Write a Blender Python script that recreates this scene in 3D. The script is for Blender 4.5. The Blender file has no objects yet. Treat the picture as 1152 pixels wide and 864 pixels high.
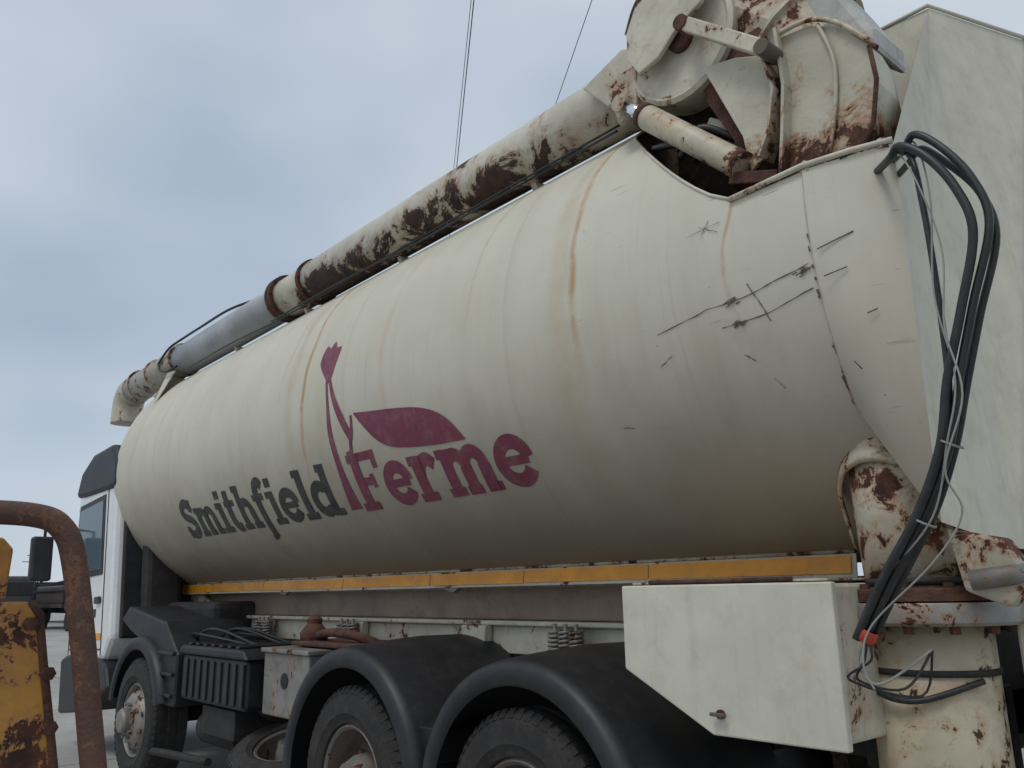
import bpy, math, random, bmesh
from mathutils import Vector, Matrix
random.seed(7)
sc=bpy.context.scene
sc.view_settings.view_transform='Standard'; sc.view_settings.look='None'; sc.view_settings.exposure=0
COL=sc.collection
rad=math.radians
# ------------------------------------------------------------ helpers
def empty(name):
    e=bpy.data.objects.new(name,None); COL.objects.link(e); return e
def mesh(name,verts,faces,mat,parent=None,smooth=False,bevel=0,solid=0):
    me=bpy.data.meshes.new(name); me.from_pydata([tuple(v) for v in verts],[],faces); me.update()
    ob=bpy.data.objects.new(name,me); COL.objects.link(ob)
    if mat: me.materials.append(mat)
    if smooth:
        for p in me.polygons: p.use_smooth=True
    if solid:
        m=ob.modifiers.new('s','SOLIDIFY'); m.thickness=solid; m.offset=0
    if bevel:
        m=ob.modifiers.new('b','BEVEL'); m.width=bevel; m.segments=2; m.limit_method='ANGLE'; m.angle_limit=rad(35)
    if parent: ob.parent=parent
    return ob
def box(name,x0,x1,y0,y1,z0,z1,mat,parent=None,bevel=0.008):
    v=[(x0,y0,z0),(x1,y0,z0),(x1,y1,z0),(x0,y1,z0),(x0,y0,z1),(x1,y0,z1),(x1,y1,z1),(x0,y1,z1)]
    f=[(0,3,2,1),(4,5,6,7),(0,1,5,4),(1,2,6,5),(2,3,7,6),(3,0,4,7)]
    return mesh(name,v,f,mat,parent,bevel=bevel)
def prism(name,pts,y0,y1,mat,parent=None,bevel=0.008,axis='y'):
    n=len(pts)
    if axis=='y': v=[(p[0],y0,p[1]) for p in pts]+[(p[0],y1,p[1]) for p in pts]
    elif axis=='x': v=[(y0,p[0],p[1]) for p in pts]+[(y1,p[0],p[1]) for p in pts]
    else: v=[(p[0],p[1],y0) for p in pts]+[(p[0],p[1],y1) for p in pts]
    f=[tuple(range(n)),tuple(range(2*n-1,n-1,-1))]+[(i,i+n,(i+1)%n+n,(i+1)%n) for i in range(n)]
    ob=mesh(name,v,f,mat,parent,bevel=bevel)
    bm=bmesh.new(); bm.from_mesh(ob.data); bmesh.ops.recalc_face_normals(bm,faces=bm.faces); bm.to_mesh(ob.data); bm.free()
    return ob
def catmull(P,n=6):
    P=[Vector(p) for p in P]; out=[]
    for i in range(len(P)-1):
        p0=P[max(i-1,0)];p1=P[i];p2=P[i+1];p3=P[min(i+2,len(P)-1)]
        for k in range(n):
            t=k/n
            out.append(0.5*((2*p1)+(p2-p0)*t+(2*p0-5*p1+4*p2-p3)*t*t+(3*p1-p0-3*p2+p3)*t**3))
    out.append(P[-1]); return out
def tube(name,pts,r,mat,parent=None,seg=16,smooth=True,caps=True,rot0=0):
    P=[Vector(p) for p in pts]; n=len(P)
    R=r if isinstance(r,(list,tuple)) else [r]*n
    T=[((P[min(i+1,n-1)]-P[max(i-1,0)]).normalized()) for i in range(n)]
    up=Vector((0,0,1)) if abs(T[0].z)<.9 else Vector((0,1,0))
    N=T[0].cross(up).normalized(); v=[];f=[]
    for i in range(n):
        N=(N-T[i]*N.dot(T[i])).normalized(); B=T[i].cross(N)
        for k in range(seg):
            a=2*math.pi*k/seg+rot0; v.append(P[i]+(N*math.cos(a)+B*math.sin(a))*R[i])
    for i in range(n-1):
        for k in range(seg):
            f.append((i*seg+k,i*seg+(k+1)%seg,(i+1)*seg+(k+1)%seg,(i+1)*seg+k))
    ob=mesh(name,v,f+([tuple(range(seg-1,-1,-1)),tuple(range((n-1)*seg,n*seg))] if caps else []),mat,parent,smooth)
    if smooth and caps:
        ob.data.polygons[len(f)].use_smooth=False; ob.data.polygons[len(f)+1].use_smooth=False
    return ob
def lathe(name,c,axis,prof,mat,parent=None,seg=48,smooth=True):
    axis=Vector(axis).normalized(); up=Vector((0,0,1)) if abs(axis.z)<.9 else Vector((1,0,0))
    N=axis.cross(up).normalized(); B=axis.cross(N); c=Vector(c); v=[];f=[]
    for (r,h) in prof:
        for k in range(seg):
            a=2*math.pi*k/seg; v.append(c+axis*h+(N*math.cos(a)+B*math.sin(a))*r)
    for i in range(len(prof)-1):
        for k in range(seg):
            f.append((i*seg+k,(i+1)*seg+k,(i+1)*seg+(k+1)%seg,i*seg+(k+1)%seg))
    ob=mesh(name,v,f,mat,parent,smooth)
    bm=bmesh.new(); bm.from_mesh(ob.data); bmesh.ops.remove_doubles(bm,verts=bm.verts,dist=1e-5); bmesh.ops.recalc_face_normals(bm,faces=bm.faces); bm.to_mesh(ob.data); bm.free()
    m=ob.modifiers.new('e','EDGE_SPLIT'); m.split_angle=rad(35)
    return ob
# ------------------------------------------------------------ node helpers
class NT:
    def __init__(s,name):
        s.m=bpy.data.materials.new(name); s.m.use_nodes=True; s.t=s.m.node_tree
        s.b=s.t.nodes['Principled BSDF']; s.tc=s.n('ShaderNodeTexCoord'); s.obj=s.tc.outputs['Object']
        s.sep=s.n('ShaderNodeSeparateXYZ'); s.l(s.obj,s.sep.inputs[0])
        s.X,s.Y,s.Z=s.sep.outputs
    def n(s,t): return s.t.nodes.new(t)
    def l(s,a,b): s.t.links.new(a,b)
    def mp(s,scale):
        m=s.n('ShaderNodeMapping'); m.inputs['Scale'].default_value=scale; s.l(s.obj,m.inputs[0]); return m.outputs[0]
    def noise(s,scale,detail=6,rough=.6,vec=None,dist=0):
        n=s.n('ShaderNodeTexNoise'); n.inputs['Scale'].default_value=scale; n.inputs['Detail'].default_value=detail
        n.inputs['Roughness'].default_value=rough; n.inputs['Distortion'].default_value=dist
        s.l(vec or s.obj,n.inputs['Vector']); return n.outputs['Fac']
    def ramp(s,v,a,b,ca=0,cb=1):
        m=s.n('ShaderNodeMapRange'); m.inputs[1].default_value=a; m.inputs[2].default_value=b
        m.inputs[3].default_value=ca; m.inputs[4].default_value=cb; m.interpolation_type='SMOOTHSTEP'
        s.l(v,m.inputs[0]); return m.outputs[0]
    def math(s,op,a,b=None,clamp=False):
        m=s.n('ShaderNodeMath'); m.operation=op; m.use_clamp=clamp
        for i,x in enumerate((a,b)):
            if x is None: continue
            if isinstance(x,(int,float)): m.inputs[i].default_value=x
            else: s.l(x,m.inputs[i])
        return m.outputs[0]
    def mix(s,f,a,b,mode='MIX'):
        m=s.n('ShaderNodeMix'); m.data_type='RGBA'; m.blend_type=mode
        for i,x in ((0,f),(6,a),(7,b)):
            if isinstance(x,(int,float)): m.inputs[i].default_value=x
            elif isinstance(x,(tuple,list)): m.inputs[i].default_value=(*x,1)
            else: s.l(x,m.inputs[i])
        return m.outputs[2]
    def bump(s,h,strength,dist=.02):
        b=s.n('ShaderNodeBump'); b.inputs['Strength'].default_value=strength; b.inputs['Distance'].default_value=dist
        s.l(h,b.inputs['Height']); s.l(b.outputs[0],s.b.inputs['Normal'])
    def fin(s,col,rough=.6,metal=0):
        s.l(col,s.b.inputs['Base Color']) if not isinstance(col,tuple) else None
        if isinstance(col,tuple): s.b.inputs['Base Color'].default_value=(*col,1)
        if isinstance(rough,(int,float)): s.b.inputs['Roughness'].default_value=rough
        else: s.l(rough,s.b.inputs['Roughness'])
        s.b.inputs['Metallic'].default_value=metal
        return s.m
def rustcol(N):
    a=N.noise(14,4,.7); c=N.mix(N.ramp(a,.35,.65),(.035,.015,.012),(.115,.042,.022))
    b=N.noise(3,2,.6); return N.mix(N.ramp(b,.6,.8),c,(.22,.085,.03))
def paint(name,base,rust=None,rscale=4,rough=.5,metal=0,var=.18,scale=3,dirt=None,dirtamt=.35,bump=.15,streak=False,stretch=(1,1,1),halo=.45):
    N=NT(name); n=N.noise(scale,4,.65)
    d=tuple(x*(1-var) for x in base); h=tuple(min(1,x*(1+var*.5)) for x in base)
    c=N.mix(N.ramp(n,.3,.7),d,h)
    if streak:
        s=N.noise(1,4,.7,vec=N.mp((14,14,.9))); c=N.mix(N.math('MULTIPLY',N.ramp(s,.5,.8),.3),c,tuple(x*.5 for x in (base[0],base[1]*.9,base[2]*.8)))
    if dirt:
        g=N.noise(scale*2.3,5,.75); c=N.mix(N.math('MULTIPLY',N.ramp(g,.42,.75),dirtamt),c,dirt)
    r=rough; hgt=None
    if bump>.1: hgt=N.noise(scale*9,2,.6)
    if rust is not None:
        rn=N.noise(rscale,6,.72,vec=N.mp(stretch),dist=.3)
        ha=N.ramp(rn,rust-.08,rust+.02); core=N.ramp(rn,rust,rust+.03)
        c=N.mix(N.math('MULTIPLY',ha,halo),c,(.34,.16,.06)); c=N.mix(core,c,rustcol(N))
        r=N.math('ADD',N.math('MULTIPLY',core,.9-rough),rough,True)
        if hgt: hgt=N.math('ADD',N.math('MULTIPLY',hgt,.4),N.math('MULTIPLY',core,-.8))
    if hgt: N.bump(hgt,bump,.01)
    return N.fin(c,r,metal)
CREAM=(.59,.555,.445)
cream=paint('cream_paint',CREAM,rust=.74,rscale=5,dirt=(.3,.24,.17),dirtamt=.35,streak=True,var=.1)
cream_r=paint('cream_paint_rusted',CREAM,rust=.60,rscale=6,dirt=(.3,.22,.15))
cream_rr=paint('cream_paint_heavily_rusted',(.50,.455,.35),rust=.545,rscale=9,dirt=(.33,.19,.10),dirtamt=.6,halo=.7)
boxm=paint('toolbox_paint',(.60,.58,.48),rust=.74,rscale=6,dirt=(.35,.28,.2),dirtamt=.35,var=.1,streak=True)
rust=paint('rust',(.085,.038,.026),dirt=(.21,.09,.045),dirtamt=.5,rough=.9,scale=8,bump=.6,var=.5)
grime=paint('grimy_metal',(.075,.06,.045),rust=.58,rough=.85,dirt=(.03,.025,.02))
black=paint('black_plastic',(.013,.014,.017),rough=.5,dirt=(.065,.06,.05),dirtamt=.3,var=.3,bump=.08)
chassis=paint('chassis_black',(.018,.018,.019),rough=.75,dirt=(.06,.047,.035),dirtamt=.7,scale=5)
rubber=paint('tyre_rubber',(.022,.021,.021),rough=.85,dirt=(.085,.07,.055),dirtamt=.45,scale=6,bump=.3)
grey=paint('galvanised_pipe',(.40,.42,.44),rust=.72,rscale=7,rough=.5,metal=.2,dirt=(.25,.22,.2),dirtamt=.5)
greyp=paint('weathered_grey_cover',(.44,.44,.41),rust=.68,rscale=5,rough=.6,dirt=(.22,.19,.16),dirtamt=.6,scale=5)
steel=paint('worn_steel',(.28,.27,.25),rust=.60,rscale=8,rough=.55,metal=.4,dirt=(.12,.09,.06),dirtamt=.6)
rimm=paint('wheel_rim',(.17,.16,.15),rust=.58,rscale=12,rough=.7,metal=.1,dirt=(.08,.06,.045),dirtamt=.7)
chrome=NT('chrome').fin((.75,.76,.78),.18,1)
white=paint('cab_white',(.80,.81,.81),rough=.35,dirt=(.5,.48,.44),dirtamt=.25,var=.05,bump=.02)
orange=paint('orange_reflective_tape',(.84,.34,.012),rough=.4,dirt=(.45,.19,.03),dirtamt=.5,scale=4,rust=.76,rscale=14,bump=.05)
yellow=paint('yellow_machine_paint',(.46,.22,.04),rust=.535,rscale=8,rough=.75,dirt=(.20,.085,.03),dirtamt=.85,bump=.45,halo=.75,streak=True)
rusttube=paint('rusty_tube',(.11,.055,.04),rough=.85,rust=.6,rscale=20,dirt=(.07,.045,.035),dirtamt=.8,scale=14,bump=.5)
maroon=paint('maroon_vinyl',(.19,.028,.065),rough=.5,dirt=(.32,.18,.17),dirtamt=.45,scale=5,var=.15,bump=.02)
ink=paint('black_vinyl',(.022,.024,.024),rough=.5,dirt=(.16,.15,.135),dirtamt=.45,scale=6,bump=.02)
scratch=paint('scratch_dark',(.12,.10,.08),rough=.9,bump=0)
red=NT('red_tape').fin((.42,.04,.02),.5)
glass=NT('cab_glass').fin((.10,.14,.17),.08)
hose=paint('rubber_hose',(.016,.016,.018),rough=.45,dirt=(.08,.07,.06),dirtamt=.3,scale=9,bump=0)
cable=paint('grey_cable',(.30,.29,.26),rough=.6,bump=0)
def tankmat():
    N=NT('tank_paint')
    c=N.mix(N.ramp(N.noise(.9,4,.6),.3,.7),(.565,.53,.42),(.62,.59,.485))
    s=N.noise(1,4,.7,vec=N.mp((3.2,.45,.45))); c=N.mix(N.math('MULTIPLY',N.ramp(s,.42,.78),.26),c,(.40,.35,.25))
    s2=N.math('MULTIPLY',N.ramp(N.noise(1,3,.6,vec=N.mp((38,1.0,1.0))),.54,.78),N.ramp(N.noise(.8,2,.5),.4,.65)); c=N.mix(N.math('MULTIPLY',s2,.24),c,(.36,.28,.18))
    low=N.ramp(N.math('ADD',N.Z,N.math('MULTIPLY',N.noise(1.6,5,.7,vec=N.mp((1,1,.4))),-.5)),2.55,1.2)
    c=N.mix(N.math('MULTIPLY',low,.88),c,(.205,.162,.122))  # brown gradient paints the undercurve's shade into the colour along with grime
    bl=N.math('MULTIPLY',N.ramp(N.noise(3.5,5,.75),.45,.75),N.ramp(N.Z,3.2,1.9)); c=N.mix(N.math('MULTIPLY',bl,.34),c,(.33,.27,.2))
    wob=N.math('MULTIPLY',N.math('SUBTRACT',N.noise(1.3,2,.5),.5),.25)
    brk=N.ramp(N.noise(7,3,.7),.35,.6)
    for cx,w,st,z0,z1 in [(-5.02,.03,.95,2.3,2.6),(-2.42,.03,.8,2.55,2.75),(-2.5,.12,.24,1.8,2.6),(-3.2,.02,.45,2.9,3.2),(-4.0,.05,.2,1.9,2.5),(-5.35,.02,.5,2.9,3.2),(-5.2,.1,.3,2.2,2.9),
                          (-7.9,.03,.3,2.2,2.9),(-1.62,.014,.6,2.5,2.7),(-8.6,.06,.25,2.2,3.0)]:
        d=N.math('ABSOLUTE',N.math('SUBTRACT',N.math('ADD',N.X,wob),cx))
        k=N.math('MULTIPLY',N.ramp(d,w,0),N.ramp(N.Z,z0-.3,z1+.1)); k=N.math('MULTIPLY',k,N.math('MULTIPLY',st,N.math('ADD',N.math('MULTIPLY',brk,.6),.4)))
        c=N.mix(k,c,(.42,.23,.08))
    hs=None
    for cx in (-7.55,-6.0,-4.45,-2.9):
        d=N.math('ABSOLUTE',N.math('SUBTRACT',N.X,cx)); k=N.ramp(d,.02,0)
        hs=k if hs is None else N.math('MAXIMUM',hs,k)
    c=N.mix(N.math('MULTIPLY',hs,.10),c,(.3,.24,.17))
    v=N.noise(30,3,.8); ch=N.math('MULTIPLY',N.ramp(v,.69,.73),N.ramp(N.noise(2.1,2,.6),.50,.64)); c=N.mix(N.math('MULTIPLY',ch,.8),c,(.16,.10,.06))
    v=N.noise(1,2,.8,vec=N.mp((3,16,40))); ch=N.math('MULTIPLY',N.ramp(v,.68,.75),N.ramp(N.X,-4.5,-1.8)); c=N.mix(N.math('MULTIPLY',ch,.5),c,(.25,.2,.15))
    h=N.math('ADD',N.noise(1.1,2,.5),N.math('MULTIPLY',hs,.10))
    N.bump(h,.55,.055)
    return N.fin(c,N.ramp(N.noise(4,2,.6),.3,.7,.42,.62))
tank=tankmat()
def pipemat():
    N=NT('rusted_auger_pipe_paint')
    c=N.mix(N.ramp(N.noise(3,4,.65),.3,.7),(.50,.465,.375),(.62,.59,.495))
    c=N.mix(N.math('MULTIPLY',N.ramp(N.noise(9,5,.75),.45,.75),.35),c,(.33,.26,.18))
    rn=N.noise(3.0,8,.76,vec=N.mp((1,1.1,1.1)),dist=.5)
    m1=N.math('MULTIPLY',N.ramp(N.X,-2.25,-3.1),N.ramp(N.X,-6.6,-5.6))
    side=N.ramp(N.Z,4.02,3.82)
    k=N.math('ADD',rn,N.math('MULTIPLY',m1,.13)); k=N.math('ADD',k,N.math('MULTIPLY',side,.15)); k=N.math('SUBTRACT',k,.19)
    halo=N.ramp(k,.44,.53); core=N.ramp(k,.525,.56)
    c=N.mix(N.math('MULTIPLY',halo,.5),c,(.34,.18,.08)); 
    rc=N.mix(N.ramp(N.noise(11,4,.7),.35,.65),(.032,.018,.018),(.085,.042,.03))
    c=N.mix(core,c,rc)
    N.bump(N.math('ADD',N.math('MULTIPLY',core,-.6),N.math('MULTIPLY',N.noise(20,2,.7),.3)),.35,.012)
    return N.fin(c,N.ramp(core,0,1,.5,.9))
pipem=pipemat()
def bucketmat():
    N=NT('rotting_bucket_paint')
    c=N.mix(N.ramp(N.noise(4,5,.65),.3,.7),(.44,.41,.32),(.56,.53,.42))
    k=N.math('ADD',N.noise(7,8,.75,dist=.4),N.ramp(N.Z,3.30,2.93,-.14,.12))
    c=N.mix(N.math('MULTIPLY',N.ramp(k,.40,.52),.75),c,(.34,.15,.05)); core=N.ramp(k,.52,.56)
    c=N.mix(core,c,rustcol(N)); N.bump(N.math('ADD',N.math('MULTIPLY',core,-.6),N.math('MULTIPLY',N.noise(25,3,.7),.4)),.5,.012)
    return N.fin(c,N.ramp(core,0,1,.5,.9))
bucket=bucketmat()
# ------------------------------------------------------------ truck
T=empty('tanker_truck')
R=1.25; YC=3.75; ZC=2.75
def cy(x,phi,off=0.0):
    a=rad(phi); r=R+off; return (x,YC-r*math.cos(a),ZC+r*math.sin(a))
def shell(name,p0,p1,np_,x0,xend,nx):
    v=[];f=[]
    for i in range(np_+1):
        ph=p0+(p1-p0)*i/np_; xe=xend(ph)
        for j in range(nx+1): v.append(cy(x0+(xe-x0)*j/nx,ph))
    for i in range(np_):
        for j in range(nx):
            a=i*(nx+1)+j; f.append((a,a+1,a+nx+2,a+nx+1))
    return mesh(name,v,f,tank,T,True)
XF=-9.1
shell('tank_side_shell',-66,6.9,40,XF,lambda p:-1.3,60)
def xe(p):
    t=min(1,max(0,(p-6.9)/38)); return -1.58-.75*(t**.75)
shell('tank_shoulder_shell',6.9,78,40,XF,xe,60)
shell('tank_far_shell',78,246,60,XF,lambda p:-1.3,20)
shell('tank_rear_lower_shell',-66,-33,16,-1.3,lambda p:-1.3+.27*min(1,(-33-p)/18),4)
v=[];f=[];ns=12;nk=72
for i in range(ns+1):
    t=i/ns*math.pi/2
    x=XF-.30*math.sin(t); rr=R*math.cos(t)**.55 if i<ns else 0.001
    for k in range(nk):
        a=2*math.pi*k/nk; v.append((x,YC-rr*math.cos(a),ZC+rr*math.sin(a)))
for i in range(ns):
    for k in range(nk): f.append((i*nk+k,i*nk+(k+1)%nk,(i+1)*nk+(k+1)%nk,(i+1)*nk+k))
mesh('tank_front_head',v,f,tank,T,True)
v=[];f=[];nu=10;nv=16
for j in range(nv+1):
    t=j/nv; ph=6.9-39.9*t
    Lp=Vector(cy(-1.3,ph)) if ph<0 else Vector((-1.3,2.5,ZC+R*math.sin(rad(ph))))
    Rp=Vector((-1.03-.01*t,2.62-.02*t,2.93-1.26*t))
    for i in range(nu+1):
        s=i/nu; v.append(Lp.lerp(Rp,s)+Vector((0,-.004*math.sin(s*math.pi),0)))
for j in range(nv):
    for i in range(nu):
        a=j*(nu+1)+i; f.append((a,a+1,a+nu+2,a+nu+1))
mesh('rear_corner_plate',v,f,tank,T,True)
v=[];f=[]
for i in range(nu+1):
    s=i/nu; A=Vector((-1.3,2.70,2.07)).lerp(Vector((-1.04,2.6,1.67)),s); v.append(A); v.append(Vector(cy(-1.3+.26*s,-33-28*s)))
for i in range(nu): f.append((2*i,2*i+2,2*i+3,2*i+1))
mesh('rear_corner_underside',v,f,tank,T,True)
v=[(-1.04,2.6,1.67),(-1.03,2.62,2.93),(-1.145,3.5,3.97),(-.955,4.07,3.97),(-.955,4.07,1.6),(-1.0,3.1,1.6),(-.95,4.6,3.85),(-.95,5.0,2.8),(-.95,4.8,1.6)]
mesh('rear_bulkhead',v,[(0,5,2,1),(5,4,3,2),(4,8,7,6,3)],cream,T)
mesh('rear_turret_side',[(-2.36,3.5,2.8),(-1.2,3.5,2.8),(-1.145,3.5,3.97),(-1.38,3.49,3.975),(-2.36,3.49,3.975)],[(0,1,2,3,4)],cream,T)
mesh('rear_turret_top',[(-1.38,3.49,3.976),(-1.145,3.5,3.972),(-.955,4.07,3.973),(-.95,4.6,3.85),(-1.4,4.6,3.85),(-1.4,4.05,3.98)],[(0,1,2,3,4,5)],cream,T)
tube('rear_turret_rim',[(-2.3,3.49,3.985),(-1.145,3.495,3.985),(-.95,4.07,3.985),(-.945,4.6,3.86)],.010,cream,T,8)
pts=[cy(0,p,-.01) for p in range(7,79,3)]
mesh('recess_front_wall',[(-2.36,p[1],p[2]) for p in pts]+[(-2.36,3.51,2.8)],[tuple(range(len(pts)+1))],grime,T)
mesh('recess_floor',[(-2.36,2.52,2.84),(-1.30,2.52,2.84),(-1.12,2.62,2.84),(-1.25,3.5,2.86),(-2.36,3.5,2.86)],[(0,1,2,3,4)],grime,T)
prism('recess_shade_backing',[(-2.30,2.87),(-1.35,2.87),(-1.35,3.5),(-1.7,3.86),(-2.30,3.86)],3.16,3.2,grime,T,.004)  # added backing plate; its dark colour paints the cavity's shade
tube('recess_edge_bead',[cy(xe(p),p,.001) for p in range(7,79,3)],.007,cream_r,T,8)
rp=[(-1.60,2.5,2.905),(-1.3,2.497,2.915),(-1.15,2.555,2.93),(-1.03,2.615,2.94)]
tube('rear_top_rail',rp,.011,cream_r,T,8)
for i in range(26):
    t=random.random(); p=Vector(rp[1]).lerp(Vector(rp[3]),t)+Vector((0,.03,.0)); s=random.uniform(.008,.030)
    lathe('dirt_lump_%d'%i,p,(random.uniform(-.3,.3),random.uniform(-.3,.3),1),[(0,s*1.3),(s*.5,s*.9),(s,0),(s*1.1,-.02)],random.choice([cream_rr,rust,cream]),T,7,False)
def onc(name,P,w,mat,off=.004,seg=.05):
    out=[]
    for i in range(len(P)-1):
        a=Vector(P[i]);b=Vector(P[i+1]); L=math.hypot((b-a).x,(b-a).y*R*math.pi/180); n=max(1,int(L/seg))
        for k in range(n): out.append(a.lerp(b,k/n))
    out.append(Vector(P[-1]))
    v=[];f=[];K=180/math.pi/R
    for i,p in enumerate(out):
        q=out[min(i+1,len(out)-1)]-out[max(i-1,0)]; d=Vector((q.x,q.y/K)).normalized(); nn=Vector((-d.y,d.x))
        ww=w*(.3+random.random())/2 if w<.02 else w/2
        v.append(cy(p.x+nn.x*ww,p.y+nn.y*ww*K,off)); v.append(cy(p.x-nn.x*ww,p.y-nn.y*ww*K,off))
    for i in range(len(out)-1): f.append((2*i,2*i+1,2*i+3,2*i+2))
    return mesh(name,v,f,mat,T)
def jit(P,n,a):
    o=[]
    for i in range(len(P)-1):
        for k in range(n):
            t=k/n; o.append((P[i][0]*(1-t)+P[i+1][0]*t,P[i][1]*(1-t)+P[i+1][1]*t+random.uniform(-a,a)))
    o.append(P[-1]); return o
SC=[([(-2.0,-12.6),(-1.75,-10.9),(-1.56,-10.6),(-1.32,-8.6)],.0045),([(-1.7,-14.8),(-1.5,-14.4),(-1.32,-12.6)],.0045),([(-1.565,-8.6),(-1.53,-12),(-1.50,-15.8)],.0045),
 ([(-1.64,-20),(-1.60,-21.5)],.005),([(-1.95,-17),(-2.02,-18.6)],.004),([(-1.75,4.5),(-1.66,2.0)],.003),([(-1.70,4.8),(-1.74,1.9)],.003),([(-1.8,3.2),(-1.65,3.7)],.003),
 ([(-1.55,-25),(-1.52,-27)],.004),([(-2.3,-28),(-2.24,-28.6)],.004)]
for i,(P,w) in enumerate(SC): onc('scratch_%d'%i,jit(P,5,.12),w,scratch,.003+.0004*i,.02)
for c0 in ((-1.64,-10.8),(-1.63,-14.8),(-1.34,-9.5)):
    for k in range(16):
        x=c0[0]+random.gauss(0,.016); p=c0[1]+random.gauss(0,.3); onc('scuff_nick',[(x-.009,p-.1),(x+.009,p+.12)],.005,scratch,.003+.0002*k)
for i in range(16):
    p=random.choice([-4,-6,-9,-11,-13,-14,-22,-27,-28,-31,3]); onc('weld_chip_%d'%i,[(-1.306,p),(-1.304,p-random.uniform(.4,1.2))],.007,scratch,.004+.0003*i)
onc('corner_weld_seam',[(-1.304,6.5),(-1.302,-10),(-1.304,-33)],.004,cream_rr,.002)
# marks continuing across the corner plate
for i,(a,b) in enumerate((((-1.28,2.505,2.60),(-1.17,2.55,2.64)),((-1.27,2.51,2.50),(-1.20,2.54,2.52)),((-1.16,2.556,2.35),(-1.13,2.568,2.36)),((-1.22,2.55,2.2),(-1.20,2.555,2.17)))):
    tube('plate_scratch_%d'%i,[a,b],.0022,scratch,T,4)
# ------- lettering
KA=180/math.pi/R
layer=[0]
def stroke(P,w,x0,s0,sx,sy,mat,name,smooth=True):
    pts=catmull([(p[0],p[1],0) for p in P],5) if smooth else [Vector((p[0],p[1],0)) for p in P]
    M=[Vector((x0+p.x*sx,s0+p.y*sy)) for p in pts]
    out=[]
    for i in range(len(M)-1):
        L=(M[i+1]-M[i]).length; n=max(1,int(L/.05))
        for k in range(n): out.append(M[i].lerp(M[i+1],k/n))
    out.append(M[-1]); layer[0]=(layer[0]+1)%9; off=.002+.0004*layer[0]
    v=[];f=[]
    for i,p in enumerate(out):
        d=(out[min(i+1,len(out)-1)]-out[max(i-1,0)]).normalized(); nn=Vector((-d.y,d.x))*w*sy/2
        for q in (p+nn,p-nn): v.append(cy(q.x,q.y*KA,off))
    for i in range(len(out)-1): f.append((2*i,2*i+1,2*i+3,2*i+2))
    mesh(name,v,f,mat,T)
W=.21; SF=.13
def arc(cx,cy_,rx,ry,a0,a1,n=9): return [(cx+rx*math.cos(rad(a0+(a1-a0)*i/n)),cy_+ry*math.sin(rad(a0+(a1-a0)*i/n))) for i in range(n+1)]
X=.74
def G(ch):
    st=lambda x,y0,y1:([(x,y0),(x,y1)],W,False)
    sf=lambda x0,x1,y:([(x0,y),(x1,y)],SF,False)
    if ch=='S': return .72,[([(.60,.70),(.56,.82),(.40,.91),(.22,.86),(.13,.73),(.20,.59),(.38,.51),(.55,.42),(.61,.27),(.52,.13),(.34,.08),(.18,.13),(.11,.28)],W,True),([(.62,.98),(.62,.66)],.09,False),([(.09,.0),(.09,.33)],.09,False)]
    if ch=='i': return .42,[st(.21,0,X),sf(0,.42,.065),sf(0,.2,X-.065),([(.10,.93),(.32,.93)],.17,False)]
    if ch=='l': return .42,[st(.21,0,1.03),sf(0,.42,.065),sf(0,.2,.965)]
    if ch=='m': return 1.16,[st(.19,0,X),sf(0,.36,.065),sf(0,.18,X-.065),(arc(.38,.42,.19,.22,170,0),.18,True),st(.57,0,.44),sf(.42,.72,.065),(arc(.76,.42,.19,.22,180,0),.18,True),st(.95,0,.44),sf(.82,1.14,.065)]
    if ch=='h': return .80,[st(.19,0,1.03),sf(0,.36,.065),sf(0,.18,.965),(arc(.40,.42,.21,.22,170,0),.18,True),st(.61,0,.44),sf(.46,.8,.065)]
    if ch=='t': return .50,[([(.19,.98),(.19,.5),(.20,.22),(.28,.09),(.44,.10)],.2,True),sf(0,.46,X-.065)]
    if ch=='f': return .52,[([(.2,-.28),(.2,.3),(.2,.75),(.26,.94),(.40,.99),(.5,.9)],.2,True),sf(0,.44,X-.065),([(.2,-.26),(.04,-.30)],.12,False)]
    if ch=='e': return .72,[(arc(.36,.37,.27,.28,-28,-330,16)+[(.62,.40)],.19,True),([(.14,.38),(.62,.38)],.12,False)]
    if ch=='d': return .84,[(arc(.33,.37,.23,.27,50,310,14),.2,True),st(.60,0,1.03),sf(.62,.84,.065),sf(.42,.6,.965),([(.42,.6),(.56,.55)],.14,False),([(.42,.13),(.56,.2)],.14,False)]
    if ch=='F': return .86,[st(.24,0,1),sf(.02,.48,.065),sf(.02,.80,.93),sf(.3,.62,.5),([(.78,1),(.78,.70)],.12,False),([(.60,.62),(.60,.38)],.10,False)]
    if ch=='r': return .66,[st(.19,0,X),sf(0,.4,.065),sf(0,.18,X-.065),([(.2,.40),(.30,.60),(.46,.66),(.60,.56)],.19,True)]
def write(txt,xa,xb,base,cap,mat,gap=.03):
    tot=sum(G(c)[0]+gap for c in txt)-gap; sx=(xb-xa)/tot; x=xa
    for n,c in enumerate(txt):
        w,S=G(c)
        for k,(P,ww,sm) in enumerate(S): stroke(P,ww*1.12,x,base,sx,cap,mat,'letter_%s_%d_%d'%(c,n,k),sm)
        x+=(w+gap)*sx
write('Smithfield',-7.46,-4.78,-.805,.355,ink)
write('Ferme',-4.54,-2.90,-.805,.375,maroon)
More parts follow.
